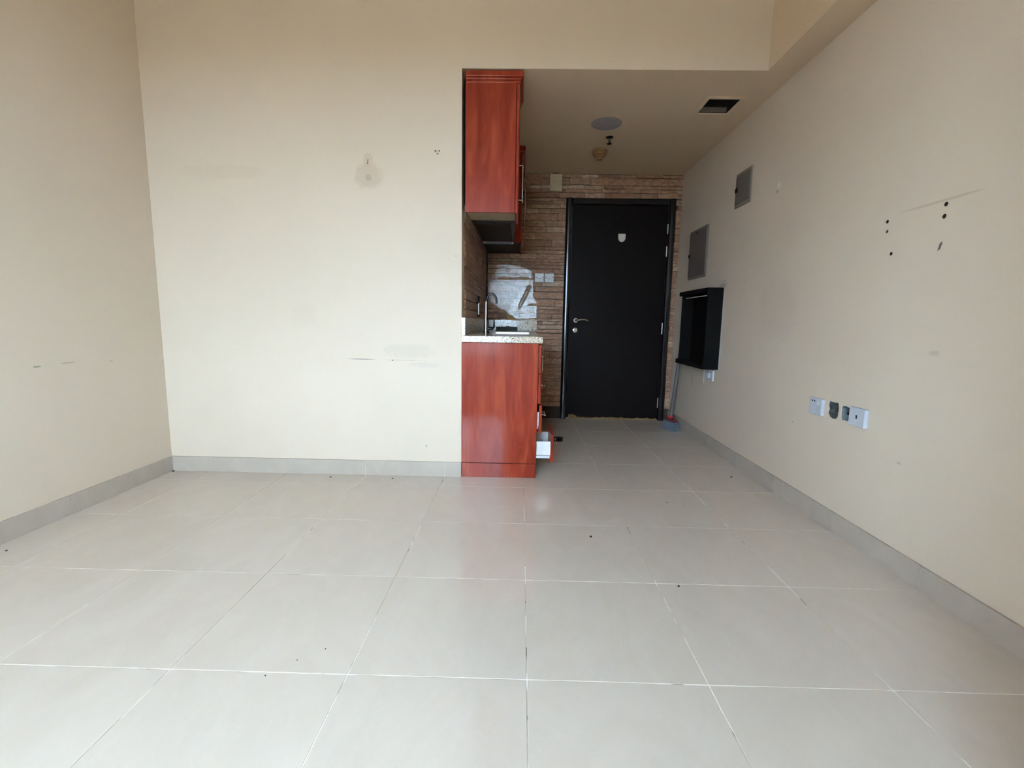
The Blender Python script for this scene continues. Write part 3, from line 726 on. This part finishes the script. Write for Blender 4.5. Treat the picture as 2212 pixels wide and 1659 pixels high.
sd = thing('smoke_detector', 'yellowed smoke detector on the low ceiling in front of the door', 'smoke detector', (0.640, 4.165, ZC))
part('base', MB().lathe((0.640, 4.165, ZC), (0, 0, -1), [(0, 0.062), (0.018, 0.062), (0.024, 0.056)], 28), 'tanplastic', sd)
part('cover', MB().lathe((0.640, 4.165, ZC-0.023), (0, 0, -1), [(0, 0.057), (0.014, 0.052), (0.016, 0.046), (0.022, 0.046), (0.030, 0.038), (0.032, 0.032), (0.038, 0.032), (0.048, 0.022), (0.050, 0.0001)], 28), 'tanplastic', sd)

# ================================================================== SIDE WALL WITH THE PANELS
def wallpanel(y0, y1, z0, z1, label, latch, extra=None):
    c = thing('electrical_panel', label, 'panel', (XR, (y0+y1)/2, z0), 'grey metal panels on the wall')
    part('frame', MB().box(XR-0.010, XR, y0, y1, z0, z1, 0.003), 'greyframe', c)
    dr = part('door', MB().box(XR-0.016, XR-0.010, y0+0.012, y1-0.012, z0+0.022, z1-0.022, 0.002), 'greymetal', c)
    (ly, lz, w, h) = latch
    part('latch', MB().box(XR-0.022, XR-0.016, ly-w/2, ly+w/2, lz-h/2, lz+h/2, 0.003), 'blackhole', c, dr)
    if extra: part('knob', MB().lathe((XR-0.016, extra[0], extra[1]), (-1, 0, 0), [(0, 0.011), (0.006, 0.009), (0.007, 0.0001)], 14), 'blackhole', c, dr)
    return c
wallpanel(3.345, 3.575, 1.842, 2.078, 'small grey metal fuse panel high on the cream wall', (3.540, 1.962, 0.040, 0.034))
wallpanel(4.040, 4.455, 1.405, 1.836, 'larger grey metal panel above the black box shelf', (4.425, 1.618, 0.036, 0.030), (4.26, 1.800))
# --- black open box on the wall
BX, BY0, BY1, BZ0, BZ1 = 1.439, 3.667, 4.285, 0.648, 1.284
bb = thing('box_shelf', 'black open fronted box fixed to the wall above the broom head', 'shelf', (XR, 3.98, BZ0))
part('side', MB().box(BX, XR, BY0, BY0+0.022, BZ0, BZ1, 0.0015), 'black', bb)
part('side', MB().box(BX+0.012, XR, BY1-0.022, BY1, BZ0+0.038, BZ1-0.036, 0.0015), 'black', bb)
lid = [(BX, BY0+0.0225), (XR, BY0+0.0225), (XR, BY1+0.045), (BX+0.016, BY1+0.045), (BX-0.004, BY1+0.028), (BX-0.004, BY0+0.0225)]
part('top', MB().prism(lid, 2, BZ1-0.034, BZ1), 'black', bb)
part('bottom', MB().prism(lid, 2, BZ0, BZ0+0.036), 'black', bb)
part('back', MB().box(XR-0.012, XR-0.001, BY0+0.0225, BY1-0.0225, BZ0+0.037, BZ1-0.035), 'black', bb)
part('rail', MB().box(BX+0.002, BX+0.006, BY0+0.045, 4.150, 1.221, 1.2265), 'plasticgrey', bb, label='thin pale strip across the opening')
# --- socket and cord below it
so = thing('wall_socket', 'white wall socket half hidden under the black box', 'socket', (XR, 3.76, 0.55))
pl = part('plate', MB().box(XR-0.014, XR, 3.728, 3.812, 0.548, 0.634, 0.003), 'plastic', so)
part('plug', MB().box(XR-0.034, XR-0.014, 3.765, 3.800, 0.568, 0.614, 0.005), 'plasticgrey', so, pl)
solo('cord', MB().tube([(XR-0.006, 3.905, 0.648), (XR-0.007, 3.902, 0.60), (XR-0.006, 3.908, 0.53), (XR-0.006, 3.914, 0.507), (XR-0.006, 3.922, 0.512), (XR-0.006, 3.924, 0.56), (XR-0.006, 3.920, 0.648)], 0.003, 8), 'plastic', (XR-0.006, 3.91, 0.505), 'thin white cord looping down under the black box', 'cord')

# --- plates and empty back boxes
def plate(y0, y1, z0, z1, label):
    c = thing('outlet_plate', label, 'socket', (XR, (y0+y1)/2, (z0+z1)/2), 'outlets on the cream wall')
    p = part('plate', MB().box(XR-0.020, XR, y0, y1, z0, z1, 0.0035), 'plasticgrey', c)
    return c, p
c, p = plate(2.357, 2.457, 0.545, 0.631, 'white outlet plate with two dark slots beside the open box')
for y in (2.432, 2.414):
    part('slot', MB().box(XR-0.0208, XR-0.0200, y-0.0045, y+0.0045, 0.612, 0.620), 'blackhole', c, p)
part('switch', MB().box(XR-0.0225, XR-0.0200, 2.372, 2.392, 0.598, 0.618, 0.001), 'plastic', c, p)
c, p = plate(2.058, 2.158, 0.549, 0.635, 'white outlet plate with a single keyhole slot')
part('slot', MB().prism([(2.113, 0.601), (2.101, 0.601), (2.104, 0.594), (2.102, 0.586), (2.112, 0.586), (2.110, 0.594)], 0, XR-0.0209, XR-0.0200), 'blackhole', c, p)
def backbox(y0, y1, z0, z1, dep, mat, label, poly):
    b = thing('back_box', label, 'back box', (XR+dep, (y0+y1)/2, z0), 'empty outlet boxes in the cream wall')
    sh_ = MB().box(XR+dep-0.004, XR+dep-0.0005, y0, y1, z0, z1)
    cy, cz = (y0+y1)/2, (z0+z1)/2; n = len(poly)
    lo_ = [(cy+(y-cy)*0.985, cz+(z-cz)*0.985) for y, z in poly]; li_ = [(cy+(y-cy)*0.94, cz+(z-cz)*0.94) for y, z in poly]
    vs = [(x, *p) for x in (XR+0.004, XR+dep-0.0045) for ring_ in (lo_, li_) for p in ring_]
    fs = []
    for i in range(n):
        j = (i+1) % n
        fs += [(i, j, n+j, n+i), (n+i, n+j, 3*n+j, 3*n+i), (2*n+i, 3*n+i, 3*n+j, 2*n+j), (i, 2*n+i, 2*n+j, j)]
    sh_.add(vs, fs); part('shell', sh_, mat, b)
    return b
b = backbox(2.262, 2.328, 0.552, 0.626, 0.050, 'concrete', 'empty rough edged outlet hole with dark rubble inside', H1)
lp = MB()
for k in range(7):
    y, z = 2.275+0.04*rnd.random(), 0.56+0.055*rnd.random(); r = 0.010+0.008*rnd.random()
    lp.lathe((XR+0.047, y, z), (-1, 0.3*rnd.uniform(-1, 1), 0.3*rnd.uniform(-1, 1)), [(0, r), (0.012, r*0.9), (0.024, r*0.4), (0.027, 0.0001)], 7)
part('rubble', lp, 'concrete', b)
b = backbox(2.174, 2.236, 0.560, 0.618, 0.045, 'galv', 'empty square outlet box with bare metal back', H2)
part('lug', MB().tube([(XR+0.040, 2.222, 0.588), (XR+0.018, 2.216, 0.590), (XR+0.014, 2.204, 0.586)], [0.006, 0.005, 0.004], 8), 'darkmetal', b)
part('screw', MB().lathe((XR+0.040, 2.182, 0.590), (-1, 0, 0), [(0, 0.005), (0.020, 0.005), (0.021, 0.0001)], 8), 'steel', b)

# --- nail in the wall
nl = thing('wall_nail', 'rusty nail in the stained patch of the scuffed wall', 'nail', (-0.924, D-0.004, 1.915))
part('shank', MB().tube([(-0.923, D+0.004, 1.934), (-0.923, D-0.012, 1.932), (-0.924, D-0.013, 1.921), (-0.9255, D-0.012, 1.911)], 0.0022, 8), 'tan', nl)
part('head', MB().lathe((-0.9255, D-0.012, 1.912), (0, 0, -1), [(0, 0.0035), (0.0015, 0.0035), (0.002, 0.0001)], 10), 'darkmetal', nl)

# ================================================================== BROOM
br = thing('broom', 'grey broom with red collar leaning in the corner by the door', 'broom', (1.435, 4.36, 0.0))
hb_ = Vector((1.452, 4.40, 0.118)); ht = Vector((1.540, 4.415, 1.10))
part('handle', MB().tube([hb_, hb_+(ht-hb_)*0.5, ht-(ht-hb_)*0.01, ht], [0.016, 0.0155, 0.0155, 0.010], 14), 'greytube', br)
part('collar', MB().lathe(hb_-(ht-hb_).normalized()*0.016, (ht-hb_), [(0, 0.0001), (0, 0.024), (0.008, 0.025), (0.022, 0.021), (0.028, 0.0175)], 20), 'redplastic', br, label='bright red collar')
ang = math.radians(-72); ux = Vector((math.cos(ang), math.sin(ang), 0)); uy = Vector((-ux.y, ux.x, 0)); cc = Vector((1.448, 4.372, 0))
def frus(L0, W0, z0, L1, W1, z1, nseg=1):
    vs = []
    for (L, W, z) in ((L0, W0, z0), (L1, W1, z1)):
        for (a, b) in ((-1, -1), (1, -1), (1, 1), (-1, 1)): vs.append(cc+ux*(a*L/2)+uy*(b*W/2)+Vector((0, 0, z)))
    return vs, [(0, 3, 2, 1), (4, 5, 6, 7)] + [(i, (i+1) % 4, 4+(i+1) % 4, 4+i) for i in range(4)]
part('block', MB().add(*frus(0.150, 0.056, 0.080, 0.125, 0.046, 0.106)), 'darkred', br)
bs = part('bristles', MB().add(*frus(0.172, 0.078, 0.004, 0.146, 0.052, 0.0795)), 'bristle', br)
tf = MB()
for i in range(16):
    for w in (-1, 1):
        a = -0.5+(i+0.5)/16
        lo = cc+ux*(a*0.178)+uy*(w*0.041)+Vector((0, 0, 0.0015)); hi = cc+ux*(a*0.146)+uy*(w*0.0265)+Vector((0, 0, 0.079))
        tf.tube([lo, lo*0.5+hi*0.5, hi], [0.0085, 0.0065, 0.005], 6)
part('bristle_tufts', tf, 'bristle', br, bs)

# ================================================================== BITS ON THE FLOOR
solo('rubber_scrap', MB().prism([(0.285, 3.86), (0.305, 3.82), (0.345, 3.835), (0.365, 3.825), (0.375, 3.875), (0.345, 3.89), (0.31, 3.885)], 2, 0.0, 0.028), 'rubber', (0.33, 3.86, 0.0), 'small black rubber scrap on the floor beside the open drawer', 'scrap')
CR = ((-1.191, 2.818, .006, 'w'), (-0.795, 2.818, .0045, 'w'), (0.347, 2.076, .006, 'm'), (0.625, 1.676, .005, 'g'), (1.413, 2.992, .007, 'r'), (-2.164, 1.815, .0045, 'l'),
      (-0.578, 1.284, .002, 's'), (-0.641, 1.234, .002, 's'), (-0.701, 1.171, .0022, 's'), (0.843, 2.522, .004, 'm'), (-2.236, 2.862, .008, 'c'))
CL = {'w': 'dark crumb on the floor along the skirting of the scuffed wall', 'm': 'dark crumb in the middle of a tile in front of the kitchen opening',
      'g': 'dark crumb beside the white grout line on open floor', 'r': 'dark crumb near the skirting below the black box shelf',
      'l': 'dark crumb on the floor by the bare wall without sockets', 's': 'one of three pinpoint dark specks on the pale open floor', 'c': 'dark crumb tucked in the corner where two skirtings meet'}
for (x, y, r, key) in CR:
    pr = [(x+r*(0.6+0.5*rnd.random())*math.cos(q), y+r*(0.6+0.5*rnd.random())*math.sin(q)) for q in [2*math.pi*i/7 for i in range(7)]]
    solo('dirt_crumb', MB().prism(pr, 2, 0.0, r*0.8), 'rubber', (x, y, 0.0), CL[key], 'crumb', 'dirt crumbs on the floor')
